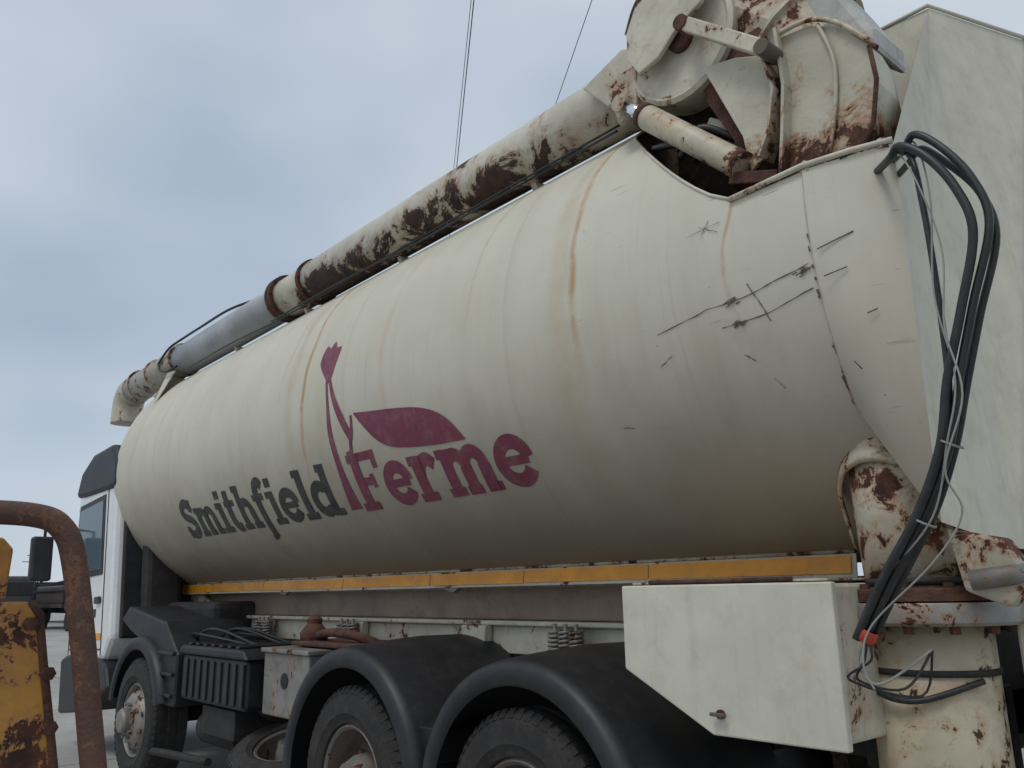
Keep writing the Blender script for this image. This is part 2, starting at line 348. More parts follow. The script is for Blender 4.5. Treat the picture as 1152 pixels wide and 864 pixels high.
def fillshape(name,up,lo,mat,off=.003,rows=6,n=26):
    U=catmull([(p[0],p[1],0) for p in up],6); L_=catmull([(p[0],p[1],0) for p in lo],6)
    def at(C,t):
        s=t*(len(C)-1); i=min(int(s),len(C)-2); return C[i].lerp(C[i+1],s-i)
    v=[];f=[]
    for i in range(n+1):
        a=at(U,i/n);b=at(L_,i/n)
        for j in range(rows+1): q=a.lerp(b,j/rows); v.append(cy(q.x,q.y,off))
    for i in range(n):
        for j in range(rows): k=i*(rows+1)+j; f.append((k,k+1,k+rows+2,k+rows+1))
    mesh(name,v,f,mat,T)
fillshape('logo_leaf',[(-4.34,-8.6),(-4.15,-9.6),(-3.94,-10.6),(-3.7,-12.2),(-3.53,-14.6),(-3.42,-18),(-3.34,-22.8)],[(-4.34,-9.0),(-4.24,-13.5),(-4.14,-17.5),(-4.02,-20.2),(-3.85,-21.6),(-3.6,-22.6),(-3.34,-23)],maroon)
fillshape('logo_bud',[(-4.79,10.3),(-4.78,13),(-4.74,15.5),(-4.69,14.2),(-4.64,16),(-4.60,13.5),(-4.54,13.2),(-4.56,10)],[(-4.79,10),(-4.75,7.4),(-4.70,5),(-4.66,3),(-4.63,3.0),(-4.60,5),(-4.58,7.5),(-4.56,9.8)],maroon)
fillshape('logo_arm_outer',[(-4.68,3.6),(-4.66,-4),(-4.67,-12),(-4.66,-24),(-4.70,-36)],[(-4.655,3.6),(-4.63,-4),(-4.62,-12),(-4.60,-20),(-4.57,-36)],maroon,.0035)
fillshape('logo_arm_inner',[(-4.64,3.6),(-4.58,-4),(-4.50,-11),(-4.42,-16),(-4.38,-14),(-4.36,-9)],[(-4.61,3.6),(-4.55,-2),(-4.46,-8.5),(-4.41,-12.3),(-4.395,-12),(-4.385,-9)],maroon,.0042)
onc('logo_arm_inner_stem',[(-4.42,-15.5),(-4.44,-19),(-4.50,-19.5)],.03,maroon,.005)
P=[(-9.02+.14*math.cos(rad(a)),-47+3.2*math.sin(rad(a))) for a in range(0,361,20)]
onc('front_oval_decal',P,.025,maroon,.004)
# ------- sill rail with orange tape, hopper belly, subframe
mesh('sill_rail',[(-9.2,3.205,1.615),(-1.62,3.205,1.615),(-1.62,3.195,1.525),(-9.2,3.195,1.525),(-9.2,3.34,1.512),(-1.62,3.34,1.512),(-9.2,3.26,1.618),(-1.62,3.26,1.618)],[(0,1,2,3),(3,2,5,4),(0,6,7,1)],cream_r,T,solid=.008)
x0=-9.15
while x0<-1.7:
    w=min(random.choice([.9,1.1,1.35]),-1.64-x0); z=random.uniform(-.002,.002)
    mesh('orange_tape',[(x0,3.196,1.608+z),(x0+w,3.196,1.608+z),(x0+w,3.187,1.538+z),(x0,3.187,1.538+z)],[(0,1,2,3)],orange,T)
    x0+=w+.006
tube('sill_weld_bead',[(-9.2,3.20,1.624),(-5,3.203,1.624),(-1.62,3.20,1.624)],.009,cream_rr,T,8)
prism('tank_belly_hopper',[(-9.0,1.53),(-1.5,1.53),(-1.5,1.33),(-8.0,1.33)],3.34,4.2,paint('belly_shaded_paint',(.25,.18,.13),rust=.66,dirt=(.11,.075,.05),dirtamt=.7,scale=2),T)  # brown base puts the sloping underside's shade into the colour, plus rust and dirt
prism('belly_front_slope',[(-9.05,1.53),(-8.6,1.53),(-7.5,1.20),(-7.9,1.2)],3.28,3.33,cream_r,T)
box('subframe_flange',-8.0,-1.5,3.26,4.24,1.30,1.327,cream_r,T)
prism('subframe_web',[(-7.75,1.299),(-1.55,1.299),(-1.55,1.14),(-7.45,1.14)],3.31,3.36,cream_r,T)
box('chassis_rail_near',-10.2,-1.2,3.33,3.41,.84,1.139,chassis,T)
box('chassis_rail_far',-10.2,-1.2,4.1,4.18,.84,1.139,chassis,T)
for x in (-9.5,-7.3,-6.2,-5.0,-3.55,-2.1,-1.4): box('chassis_crossmember',x-.05,x+.05,3.41,4.1,.9,1.08,chassis,T)
for x in (-7.0,-5.5,-4.1,-2.6): 
    prism('body_bracket',[(x-.12,1.299),(x+.12,1.299),(x+.08,1.0),(x-.08,1.0)],3.24,3.30,cream_r,T)
for x in (-6.6,-4.3):
    prism('sill_gusset',[(x-.1,1.525),(x+.12,1.525),(x+.05,1.49)],3.2,3.24,steel,T,.004)
def spring(x,y,z0,z1,r=.034):
    n=70; P=[(x+r*math.cos(k*.9*math.pi/5),y+r*math.sin(k*.9*math.pi/5),z0+(z1-z0)*k/n) for k in range(n+1)]
    tube('mounting_spring',P,.009,steel,T,6)
    tube('spring_bolt',[(x,y,z0-.03),(x,y,z1+.03)],.012,steel,T,8)
for x in (-7.0,-5.6,-3.34):
    for d in (0,.10,.2): spring(x+d*.8,3.2,1.15,1.29)
    box('spring_seat',x-.06,x+.22,3.14,3.28,1.11,1.139,chassis,T)
# ------- wheels
def wheel(name,c,r=.5,w=.28,front=False,axis=(0,-1,0)):
    e=T
    lathe(name+'_tyre',c,axis,[(.30*r/.5,-.01),(.31*r/.5,.02),(r*.7,.032),(r*.72,.038),(r*.74,.034),(r*.86,.035),(r*.95,.02),(r*.995,-.01),(r,-.05),(r*.985,-.09),(r*.985,-.10),(r,-.11),(r,-.17),(r*.985,-.175),(r*.985,-.19),(r,-.2),(r*.99,-w+.02),(r*.9,-w),(.3*r/.5,-w)],rubber,e,56)
    ax=Vector(axis).normalized(); up=Vector((0,0,1)) if abs(ax.z)<.9 else Vector((1,0,0)); N_=ax.cross(up).normalized(); B_=ax.cross(N_)
    v=[];f=[];nb=54
    for k in range(nb):
        a0=2*math.pi*k/nb; a1=a0+2*math.pi/nb*.62; i=len(v)
        for (q,h) in ((r*.93,.028),(r*1.004,-.002),(r*1.004,-.06),(r*.95,-.06)):
            for a in (a0,a1): v.append(Vector(c)+ax*h+(N_*math.cos(a)+B_*math.sin(a))*q)
        f+=[(i,i+1,i+3,i+2),(i+2,i+3,i+5,i+4),(i,i+2,i+4,i+6),(i+1,i+7,i+5,i+3)]
    mesh(name+'_tread',v,f,rubber,e)
    if front: prof=[(.305,.0),(.29,.015),(.275,0),(.265,-.05),(.25,-.06),(.22,.02),(.17,.055),(.10,.06),(.10,.11),(.085,.13),(0,.135)]
    else: prof=[(.305,.0),(.29,.015),(.275,0),(.27,-.12),(.24,-.17),(.15,-.18),(.14,-.04),(.12,0),(.11,.03),(0,.035)]
    prof=[(a*r/.5,b) for a,b in prof]
    lathe(name+'_rim',c,axis,prof,rimm if not front else steel,e,40)
    for k in range(10):
        a=k*math.pi/5; rr=.135 if front else .20
        p=Vector(c)+(N_*math.cos(a)+B_*math.sin(a))*rr*r/.5+ax*(.055 if front else -.175)
        lathe(name+'_nut',p,axis,[(.016,0),(.016,.03),(0,.03)],steel,e,6,False)
        if front:
            a+=.3; p=Vector(c)+(N_*math.cos(a)+B_*math.sin(a))*.22*r/.5+ax*.021
            lathe(name+'_vent',p,axis,[(.022,0),(.022,.002),(0,.002)],chassis,e,12,False)
FX=-7.80
wheel('front_wheel',(FX,2.50,.49),front=True)
wheel('front_wheel_far',(FX,5.0,.49),front=True,axis=(0,1,0))
for x in (-4.25,-2.86):
    wheel('rear_wheel',(x,2.52,.5)); wheel('rear_wheel_inner',(x,2.86,.5))
    wheel('rear_wheel_far',(x,4.98,.5),axis=(0,1,0))
    tube('axle',[(x,2.6,.5),(x,4.9,.5)],.09,chassis,T,12)
tube('front_axle',[(FX,2.7,.5),(FX,4.8,.5)],.07,chassis,T,12)
def fender(name,cx,a0,a1,r=.70,ri=.61,y0=2.44,y1=3.3,cz=.5,mat=black,bulge=.035):
    v=[];f=[];n=36
    ys=[(ri,y0+.012),(ri+.01,y0),(r-.03,y0),(r-.008,y0+.012),(r,y0+.05),(r+bulge*.5,y0+.25),(r+bulge,(y0+y1)/2+.1),(r+bulge,y1),(r-.09,y1+.004)]
    m=len(ys)
    for i in range(n+1):
        a=rad(a0+(a1-a0)*i/n)
        for (q,y) in ys: v.append((cx-q*math.cos(a),y,cz+q*math.sin(a)))
    for i in range(n):
        for j in range(m-1): k=i*m+j; f.append((k,k+1,k+m+1,k+m))
    o=mesh(name,v,f,mat,T,True); s=o.modifiers.new('s','SOLIDIFY'); s.thickness=.012
    o.modifiers.new('e','EDGE_SPLIT').split_angle=rad(50)
fender('rear_mudguard',-4.22,-5,170); fender('rear_mudguard_b',-2.81,10,190)
prism('mudguard_bridge',[(-3.66,.86),(-3.40,.86),(-3.46,.70),(-3.60,.70)],2.5,3.1,black,T)
fender('front_mudguard',FX,10,165,r=.66,ri=.57,y0=2.46,y1=3.0)
# ------- toolbox
prism('toolbox_body',[(-2.21,1.50),(-2.21,1.20),(-1.84,1.02),(-1.37,1.02),(-1.37,1.50)],2.53,3.05,cream_r,T,.012)
prism('toolbox_door',[(-2.225,1.505),(-2.225,1.20),(-1.84,1.005),(-1.355,1.005),(-1.355,1.505)],2.495,2.527,boxm,T,.006)
prism('toolbox_lid_flashing',[(-2.19,1.508),(-1.38,1.508),(-1.38,1.516),(-2.19,1.516)],2.52,3.04,cream_rr,T,.002)
tube('toolbox_hinge',[(-2.1,2.515,1.516),(-1.5,2.515,1.516)],.008,rust,T,8)
lathe('toolbox_lock',(-1.80,2.495,1.075),(0,-1,0),[(.016,0),(.016,.012),(0,.012)],steel,T,14)
box('toolbox_handle',-1.83,-1.77,2.465,2.48,1.070,1.082,scratch,T,.003)
# ------- battery box, cabinet, spare wheel, tanks
box('battery_box',-6.95,-5.75,2.55,3.15,.72,1.06,black,T,.03)
for i in range(9): box('battery_box_rib_%d'%i,-6.86+i*.13,-6.80+i*.13,2.535,2.552,.75,1.03,black,T,.004)
prism('battery_lid',[(-7.0,1.061),(-5.7,1.061),(-5.78,1.13),(-6.9,1.13)],2.52,3.2,black,T,.02)
for i in range(7): box('battery_lid_rib_%d'%i,-6.82+i*.15,-6.76+i*.15,2.54,3.16,1.131,1.15,black,T,.006)
box('air_tank_bracket',-6.6,-6.0,2.6,3.1,.5,.70,chassis,T)
box('metal_cabinet',-5.62,-4.98,2.62,3.15,.72,1.12,steel,T,.012)
box('metal_cabinet_lid',-5.64,-4.96,2.60,3.17,1.121,1.15,steel,T,.006)
lathe('cabinet_badge',(-5.3,2.618,.95),(0,-1,0),[(.05,0),(.05,.004),(0,.004)],chassis,T,20)
box('rusty_valve_plate',-5.5,-4.6,2.75,3.2,1.16,1.19,rust,T,.01)
tube('valve_body',[(-5.45,2.9,1.16),(-5.45,2.9,1.24),(-5.45,2.9,1.30)],[.09,.10,.05],rust,T,14)
lathe('valve_cap',(-5.45,2.9,1.30),(0,0,1),[(.05,0),(.055,.03),(.02,.06),(0,.06)],rust,T,12)
tube('valve_pipe',catmull([(-5.4,2.9,1.22),(-5.1,2.85,1.25),(-4.8,2.9,1.22),(-4.6,3.1,1.1)]),.03,rust,T,10)
wheel('spare_wheel',(-5.5,2.80,.52),r=.42,axis=(.15,-.25,.95))
tube('fuel_tank',[(-7.1,2.95,.85),(-5.8,2.95,.85)],.25,chassis,T,24)
lathe('air_tank',(-6.5,2.75,.52),(1,0,0),[(0,-.35),(.1,-.33),(.13,-.26),(.13,.26),(.1,.33),(0,.35)],chassis,T,20)
for i in range(6):
    y=2.7+random.random()*.5; tube('air_line_%d'%i,catmull([(-7.6,y,1.0+random.random()*.2),(-6.8,y-.1,1.15+random.random()*.1),(-6,y,1.12),(-5,y+.1,.95+random.random()*.2),(-4.7,3.2,.9)]),.012,hose,T,8)
prism('cab_rear_step_housing',[(-7.30,.65),(-7.0,.65),(-7.0,1.05),(-7.35,1.30),(-8.3,1.42),(-8.5,1.3),(-8.2,1.2),(-7.4,1.02)],2.52,3.2,black,T,.02)
for i in range(3): box('step_tread_%d'%i,-7.40+.02*i,-7.02,2.49,2.53,.72+.16*i,.75+.16*i,black,T)
tube('front_light_bar',catmull([(-7.30,2.5,.30),(-7.0,2.5,.32),(-6.3,2.55,.34)]),.03,chassis,T,10)
box('engine_block',-9.9,-8.2,3.2,4.4,.5,1.35,chassis,T,.05)
box('gearbox_clutter',-8.7,-7.4,2.95,4.5,.95,1.45,chassis,T,.06)
# ------- cab (slightly tipped forward on its hinge)
CAB=empty('cab'); CAB.parent=T
TILT=rad(9); HX,HZ=-10.0,1.0
def tilt(ob):
    for v in ob.data.vertices:
        x,z=v.co.x-HX,v.co.z-HZ
        v.co.x=HX+x*math.cos(TILT)-z*math.sin(TILT)-.02; v.co.z=HZ+x*math.sin(TILT)*.25+z*math.cos(TILT)-.13
    ob.parent=CAB
prof=[(-10.25,1.0),(-10.3,1.7),(-10.15,2.75),(-9.95,2.98),(-8.85,3.0),(-8.75,2.9),(-8.75,1.2),(-8.95,1.0)]
tilt(prism('cab_shell',prof,2.52,4.98,white,None,.05))
tilt(prism('cab_roof_cap',[(-10.22,2.78),(-10.02,3.06),(-9.6,3.2),(-8.9,3.2),(-8.70,3.0),(-8.70,2.72),(-8.85,2.70),(-9.9,2.74)],2.49,5.01,black,None,.05))
tilt(prism('cab_sun_visor',[(-10.22,2.68),(-10.45,2.60),(-10.47,2.68),(-10.2,2.86)],2.6,4.9,black,None,.01))
tilt(prism('cab_side_window',[(-10.10,1.98),(-10.02,2.60),(-9.16,2.62),(-9.14,1.90),(-9.8,1.90)],2.505,2.522,glass,None,.004))
tilt(prism('cab_window_frame',[(-10.16,1.93),(-10.06,2.66),(-9.10,2.68),(-9.08,1.84),(-9.85,1.84)],2.512,2.519,black,None,.002))
tilt(prism('cab_windscreen',[(-10.285,1.85),(-10.16,2.72),(-10.14,2.72),(-10.265,1.85)],2.65,4.85,glass,None,.002))
tilt(box('door_gap_rear',-9.02,-9.005,2.514,2.524,1.05,2.72,ink,None,0))
tilt(box('door_gap_front',-10.20,-10.185,2.514,2.524,1.05,1.9,ink,None,0))
tilt(box('door_gap_bottom',-10.18,-9.02,2.514,2.524,1.10,1.112,ink,None,0))
tilt(box('door_handle',-9.25,-9.08,2.49,2.515,1.55,1.62,ink,None,.01))
tilt(box('cab_orange_stripe',-10.2,-9.04,2.512,2.521,1.2,1.26,orange,None,0))
tilt(box('door_vent_a',-9.55,-9.42,2.510,2.523,1.42,1.5,ink,None,.004))
tilt(box('door_vent_b',-9.38,-9.25,2.510,2.523,1.42,1.5,ink,None,.004))
tilt(box('cab_rear_wall_trim',-8.76,-8.70,2.6,4.9,1.2,2.7,black,None,.02))
tilt(box('cab_exhaust_stack',-8.66,-8.45,2.75,3.1,1.2,2.5,chassis,None,.05))
tilt(prism('cab_bumper',[(-10.4,.45),(-10.42,1.0),(-10.2,1.05),(-9.0,1.02),(-8.8,.95),(-8.7,.75),(-8.9,.7),(-9.6,.5)],2.5,5.0,black,None,.03))
tilt(box('mirror_head',-10.50,-10.38,2.12,2.34,1.85,2.35,black,None,.03))
tilt(tube('mirror_arm',[(-10.2,2.52,2.42),(-10.42,2.25,2.42),(-10.42,2.25,1.8),(-10.2,2.52,1.85)],.018,black,None,8))
tilt(box('door_logo_a',-9.9,-9.6,2.512,2.5205,1.33,1.37,maroon,None,0))
tilt(box('door_logo_b',-9.58,-9.4,2.512,2.5205,1.32,1.38,maroon,None,0))
# ------- top auger pipe
py_,pz_=2.98,3.96
def px(x,dz=0,dy=0): return (x,py_+dy,pz_+dz)
tube('auger_pipe',[px(-5.75),px(-4.2,.004),px(-2.5),px(-2.3)],[.172,.172,.172,.19],pipem,T,40)
tube('auger_pipe_mid',[px(-6.3),px(-5.70)],.165,pipem,T,40)
tube('auger_pipe_grey',[px(-8.75,-.01),px(-6.25)],.160,grey,T,36)
tube('auger_pipe_front',[px(-10.35,-.02),px(-8.70)],.165,paint('front_pipe_paint',(.44,.42,.37),rust=.58,rscale=6,dirt=(.22,.18,.14),dirtamt=.6),T,36)
for x,r in ((-6.32,.20),(-6.27,.20),(-5.78,.19),(-8.72,.182),(-9.5,.178),(-10.1,.18)):
    lathe('pipe_flange',px(x),(1,0,0),[(.15,-.02),(r,-.02),(r,.02),(.15,.02)],cream_rr if x<-7 else rust,T,32)
    for k in range(10):
        a=k*.628; lathe('flange_bolt',(x+.02,py_+(r-.015)*math.cos(a),pz_+(r-.015)*math.sin(a)),(1,0,0),[(.011,-.055),(.011,.02),(0,.02)],rust,T,6,False)
tube('auger_front_elbow',catmull([px(-10.3,-.02),px(-10.48,-.04),px(-10.58,-.16),px(-10.60,-.40)]),.175,cream_r,T,28)
prism('pipe_saddle_bracket',[(2.93,3.79),(3.12,3.78),(3.14,3.62),(2.86,3.45),(2.72,3.55)],-8.85,-8.83,cream_r,T,.004,axis='x')
mesh('pipe_saddle_gusset',[(-8.85,2.86,3.82),(-8.62,2.86,3.8),(-8.70,2.70,3.42),(-8.85,2.72,3.42)],[(0,1,2,3)],cream,T,solid=.01)
for x in (-7.4,-6.0,-4.6,-3.2):
    prism('pipe_cradle',[(2.98,3.80),(3.12,3.80),(3.2,3.86),(3.2,3.7),(3.05,3.68)],x-.02,x+.02,cream_r,T,.003,axis='x')
tube('cable_under_pipe',catmull([(-6.3,2.84,3.73),(-5.2,2.86,3.75),(-4.3,2.87,3.73),(-3.6,2.83,3.70),(-3.0,2.87,3.73),(-2.4,2.82,3.69)]),.007,hose,T,8)  # thin dark strand modelled as the shadow line below the pipe
tube('pipe_shadow_line_b',catmull([(-8.7,2.86,3.74),(-7.2,2.84,3.74),(-6.2,2.87,3.73),(-4.3,2.88,3.76),(-2.4,2.84,3.73)]),.006,hose,T,8)  # second strand of the same modelled shadow line
tube('cable_loop_on_pipe',catmull([(-9.0,2.8,3.95),(-8.7,2.80,4.05),(-8.4,2.84,4.10),(-7.9,2.83,4.09),(-7.3,2.86,4.11),(-6.9,2.95,4.12)]),.012,hose,T,8)
tube('cable_loop_on_pipe_b',catmull([(-9.0,2.8,3.95),(-8.9,2.79,3.85),(-8.7,2.80,3.80),(-8.5,2.83,3.82)]),.012,hose,T,8)
# ------- auger head
path=[(-2.32,2.97,3.96),(-1.92,2.96,3.98),(-1.64,2.96,3.90),(-1.44,2.94,3.68),(-1.31,2.90,3.40),(-1.28,2.88,3.1)]
tube('auger_head_elbow',path,[.19,.245,.26,.24,.19,.17],cream_rr,T,14,smooth=False)
for i in (1,2,3):
    p=Vector(path[i]); t=(Vector(path[i+1])-Vector(path[i-1])).normalized()
    rr=[0,.262,.278,.258][i]
    lathe('elbow_seam_rib_%d'%i,p,t,[(rr-.03,-.008),(rr,-.008),(rr,.008),(rr-.03,.008)],cream_rr,T,28)
lathe('pivot_side_plate',(-1.90,2.68,3.84),(0,-1,0),[(.25,-.16),(.275,-.15),(.285,-.02),(.285,0),(.265,.012),(.25,.0),(0,.0)],cream_r,T,36)
lathe('pivot_hub',(-1.88,2.68,3.84),(0,-1,0),[(.06,0),(.06,.03),(.045,.04),(0,.04)],rust,T,18)
prism('guard_plate_left',[(-2.13,3.98),(-2.05,4.12),(-1.86,4.22),(-1.70,4.2),(-1.66,4.0),(-1.72,3.90),(-1.86,3.84),(-1.96,3.76),(-2.07,3.74),(-2.13,3.84)],2.60,2.625,cream_r,T,.006)
tube('guard_plate_edge',catmull([(-2.13,2.61,3.98),(-2.05,2.61,4.12),(-1.86,2.61,4.22),(-1.70,2.61,4.2)]),.012,rust,T,8)
prism('head_hood',[(-1.85,4.22),(-1.50,4.17),(-1.36,4.02),(-1.22,3.76),(-1.09,3.48),(-1.09,3.38),(-1.26,3.56),(-1.46,3.60),(-1.60,3.9),(-1.78,4.05)],2.745,3.02,greyp,T,.03)
tube('hood_rim',catmull([(-1.72,2.742,4.02),(-1.56,2.742,3.82),(-1.46,2.74,3.62),(-1.32,2.735,3.575),(-1.20,2.735,3.50),(-1.085,2.735,3.38)]),.011,rust,T,8)
# bucket body: rounded back, tapering away from the viewer
fp=[(-1.42,3.585),(-1.30,3.57),(-1.19,3.50),(-1.09,3.37),(-1.08,3.22),(-1.11,3.07),(-1.18,2.95),(-1.31,2.91),(-1.46,2.95),(-1.43,3.15),(-1.41,3.35)]
v=[];f=[];cx_,cz_=-1.27,3.25
for (y,s) in ((2.68,.97),(2.675,1.0),(2.78,1.0),(2.88,.93),(2.96,.80),(3.0,.55)):
    for (x,z) in fp: v.append((cx_+(x-cx_)*s,y,cz_+(z-cz_)*s))
m=len(fp)
for i in range(5):
    for j in range(m): f.append((i*m+j,(i+1)*m+j,(i+1)*m+(j+1)%m,i*m+(j+1)%m))
f+=[tuple(range(m)),tuple(range(6*m-1,5*m-1,-1))]
ob=mesh('discharge_bucket',v,f,bucket,T)
bm=bmesh.new(); bm.from_mesh(ob.data); bmesh.ops.recalc_face_normals(bm,faces=bm.faces); bm.to_mesh(ob.data); bm.free()
mesh('bucket_front_flange',[(-1.435,2.62,3.60),(-1.41,2.62,3.60),(-1.40,2.62,3.35),(-1.425,2.62,3.15),(-1.46,2.62,2.93),(-1.435,2.72,3.60),(-1.405,2.72,3.35),(-1.43,2.72,3.15),(-1.465,2.72,2.93)],[(1,5,6,2),(2,6,7,3),(3,7,8,4)],bucket,T,solid=.012)
tube('bucket_top_lip',catmull([(-1.43,2.66,3.595),(-1.30,2.66,3.585),(-1.19,2.66,3.515),(-1.08,2.66,3.375)]),.010,cream_rr,T,8)
tube('bucket_mid_rib',catmull([(-1.26,2.668,3.55),(-1.215,2.668,3.35),(-1.25,2.668,3.1),(-1.32,2.668,2.93)]),.008,bucket,T,8)
tube('bucket_right_rib',[(-1.085,2.672,3.36),(-1.075,2.672,3.22),(-1.105,2.672,3.07),(-1.175,2.672,2.95)],.009,rust,T,8)
prism('fan_plate',[(-1.76,3.62),(-1.60,3.58),(-1.47,3.52),(-1.435,3.34),(-1.47,3.18),(-1.52,3.09),(-1.58,3.06),(-1.60,3.22),(-1.68,3.42)],2.635,2.655,bucket,T,.005)
prism('fan_plate_back',[(-1.84,3.70),(-1.52,3.72),(-1.44,3.50),(-1.50,3.2),(-1.62,3.1),(-1.70,3.3),(-1.8,3.5)],2.71,2.74,rust,T,.005)
mesh('fan_plate_edge',[(-1.435,2.60,3.34),(-1.47,2.60,3.18),(-1.52,2.60,3.09),(-1.435,2.70,3.34),(-1.47,2.70,3.18),(-1.52,2.70,3.09),(-1.47,2.6,3.52),(-1.47,2.7,3.52)],[(0,1,4,3),(1,2,5,4),(6,0,3,7)],cream_rr,T,solid=.01)
def bar(name,a,b,w,h,mat):
    a=Vector(a);b=Vector(b);t=(b-a).normalized();n=Vector((0,1,0));n=(n-t*n.dot(t)).normalized();u=t.cross(n)
    v=[]
    for p in (a,b):
        for s,q in ((-1,-1),(1,-1),(1,1),(-1,1)): v.append(p+n*s*w/2+u*q*h/2)
    return mesh(name,v,[(0,1,2,3),(7,6,5,4),(0,4,5,1),(1,5,6,2),(2,6,7,3),(3,7,4,0)],mat,T,bevel=.006)
bar('linkage_arm',(-1.77,2.57,3.80),(-1.44,2.565,3.50),.045,.06,cream_r)
lathe('linkage_pin_a',(-1.79,2.57,3.815),(0,-1,0),[(.034,-.06),(.034,.03),(0,.03)],rust,T,16)
lathe('linkage_pin_b',(-1.425,2.56,3.485),(0,-1,0),[(.032,-.08),(.032,.03),(0,.03)],scratch,T,16)
A=Vector((-2.21,2.65,3.67));B=Vector((-1.60,2.62,3.085)); d=(B-A)
tube('ram_rod',[A,A+d*.25],.032,chrome,T,20)
tube('ram_barrel',[A+d*.2,A+d*.22,A+d*.94,A+d*.95],[.05,.056,.056,.05],paint('ram_paint',(.58,.53,.41),rust=.60,rscale=9,dirt=(.4,.25,.12),dirtamt=.6),T,28)
tube('ram_end_cap',[A+d*.93,A+d*1.0],.058,cream_rr,T,28)
tube('ram_gland',[A+d*.195,A+d*.235],.060,rust,T,28)
lathe('ram_clevis',A,(0,-1,0),[(.042,-.05),(.042,.035),(0,.035)],cream_rr,T,18)
prism('ram_lug',[(-2.34,3.86),(-2.14,3.86),(-2.15,3.63),(-2.26,3.60)],2.67,2.70,cream_rr,T,.006)
prism('ram_lug_sleeve',[(-2.55,3.97),(-2.28,4.05),(-2.15,4.0),(-2.14,3.82),(-2.38,3.78)],2.74,2.79,cream_r,T,.01)
bar('ram_seat',(-1.66,2.64,3.05),(-1.48,2.68,3.0),.10,.05,rust)
for i,(a,b) in enumerate((((-2.1,2.72,3.42),(-1.75,2.9,3.3)),((-1.95,2.7,3.3),(-1.7,2.75,3.3)))):
    tube('recess_hose_%d'%i,catmull([a,((a[0]+b[0])/2,2.68,3.35+.03*i),b]),.018,hose,T,8)
bar('recess_bracket',(-2.0,2.8,3.42),(-1.6,2.85,3.25),.03,.05,steel)
bar('recess_bracket_b',(-1.85,2.78,3.45),(-1.72,2.78,3.36),.02,.06,cream_r)
# ------- outlet pipe
ox,oy=-1.275,2.95
tube('outlet_pipe_upper',[(ox-.02,oy-.02,2.15),(ox-.01,oy-.02,1.75),(ox,oy,1.48)],[.165,.168,.175],cream_rr,T,36)
lathe('outlet_flange_upper',(ox,oy,1.46),(0,0,1),[(.15,.05),(.20,.045),(.215,.02),(.275,.02),(.28,.015),(.28,-.02),(.15,-.02)],rust,T,48)
lathe('outlet_flange_ring',(ox,oy,1.415),(0,0,1),[(.18,.02),(.29,.02),(.295,.012),(.295,-.04),(.285,-.05),(.18,-.05)],steel,T,48)
for k in range(12):
    a=k*math.pi/6+.2; lathe('flange_bolt',(ox+.25*math.cos(a),oy+.25*math.sin(a),1.48),(0,0,1),[(.016,-.14),(.016,.016),(0,.016)],rust,T,6,False)
tube('outlet_pipe_lower',[(ox,oy,1.37),(ox,oy,1.0),(ox,oy,.45)],.198,paint('outlet_paint',(.54,.48,.35),rust=.58,rscale=11,dirt=(.38,.23,.12),dirtamt=.65,scale=2.5),T,40)
tube('outlet_clamp',[(ox,oy,1.23),(ox,oy,1.21)],.205,chassis,T,40)
tube('outlet_gasket',[(ox,oy,1.512),(ox,oy,1.49)],.215,chassis,T,40)
v=[];f=[];n=24
for i in range(n+1):
    a=math.pi*(.97+ i/n*1.0)
    cxx,cyy=math.cos(a),math.sin(a); lift=math.sin(i/n*math.pi)**.7
    v+= [(ox-.02+.20*cxx,oy+.20*cyy,1.62+.28*lift),(ox-.02+.210*cxx,oy+.210*cyy,1.63+.285*lift),(ox-.02+.212*cxx,oy+.17*cyy,1.68+.29*lift)]
for i in range(n):
    k=3*i; f+=[(k,k+1,k+4,k+3),(k+1,k+2,k+5,k+4)]
mesh('outlet_hood_collar',v,f,cream_rr,T,True,solid=.008)
prism('rear_lower_bracket',[(-1.08,1.66),(-.92,1.62),(-.86,1.50),(-.93,1.42),(-1.05,1.47)],2.72,2.80,cream_rr,T,.012)
tube('rear_bracket_roller',[(-1.02,2.70,1.50),(-.86,2.74,1.52)],.03,steel,T,14)
box('rear_lower_panel',-1.02,-.96,3.0,4.9,.75,1.52,cream_r,T,.01)
box('rear_underrun',-1.5,-1.3,2.75,4.8,.55,.68,chassis,T,.01)
prism('dark_rear_bulk',[(-1.62,1.51),(-1.35,1.51),(-1.35,.85),(-1.62,.85)],3.1,4.4,chassis,T,.01)
mesh('belly_corner_plate',[(-1.5,3.2,1.60),(-1.03,2.9,1.68),(-.99,3.15,1.5),(-1.5,3.34,1.35)],[(0,1,2,3)],grime,T,solid=.01)
# ------- hoses
H1=[(-1.10,2.70,2.90),(-.953,2.50,2.83),(-.90,2.46,2.84),(-.828,2.45,2.76),(-.76,2.45,2.63),(-.735,2.45,2.48),(-.809,2.45,2.263),(-.872,2.45,2.069),(-.922,2.45,1.884),(-1.008,2.45,1.705),(-1.135,2.45,1.511),(-1.236,2.45,1.348)]
H2=[(-1.10,2.72,2.90),(-.95,2.52,2.82),(-.911,2.47,2.605),(-.903,2.46,2.29),(-.91,2.46,2.05),(-.935,2.45,1.87),(-1.02,2.47,1.68),(-1.15,2.47,1.49),(-1.25,2.46,1.34)]
def offs(P,dx,dy,dz,k=.006):
    n=len(P); return [(p[0]+dx*(1-.6*i/n)+random.uniform(-k,k),p[1]+dy,p[2]+dz*(1-.8*i/n)+random.uniform(-k,k)) for i,p in enumerate(P)]
tube('hydraulic_hose_a',catmull(H1,8),.012,hose,T,10)
tube('hydraulic_hose_b',catmull(offs(H1,-.045,-.02,-.03),8),.013,hose,T,10)
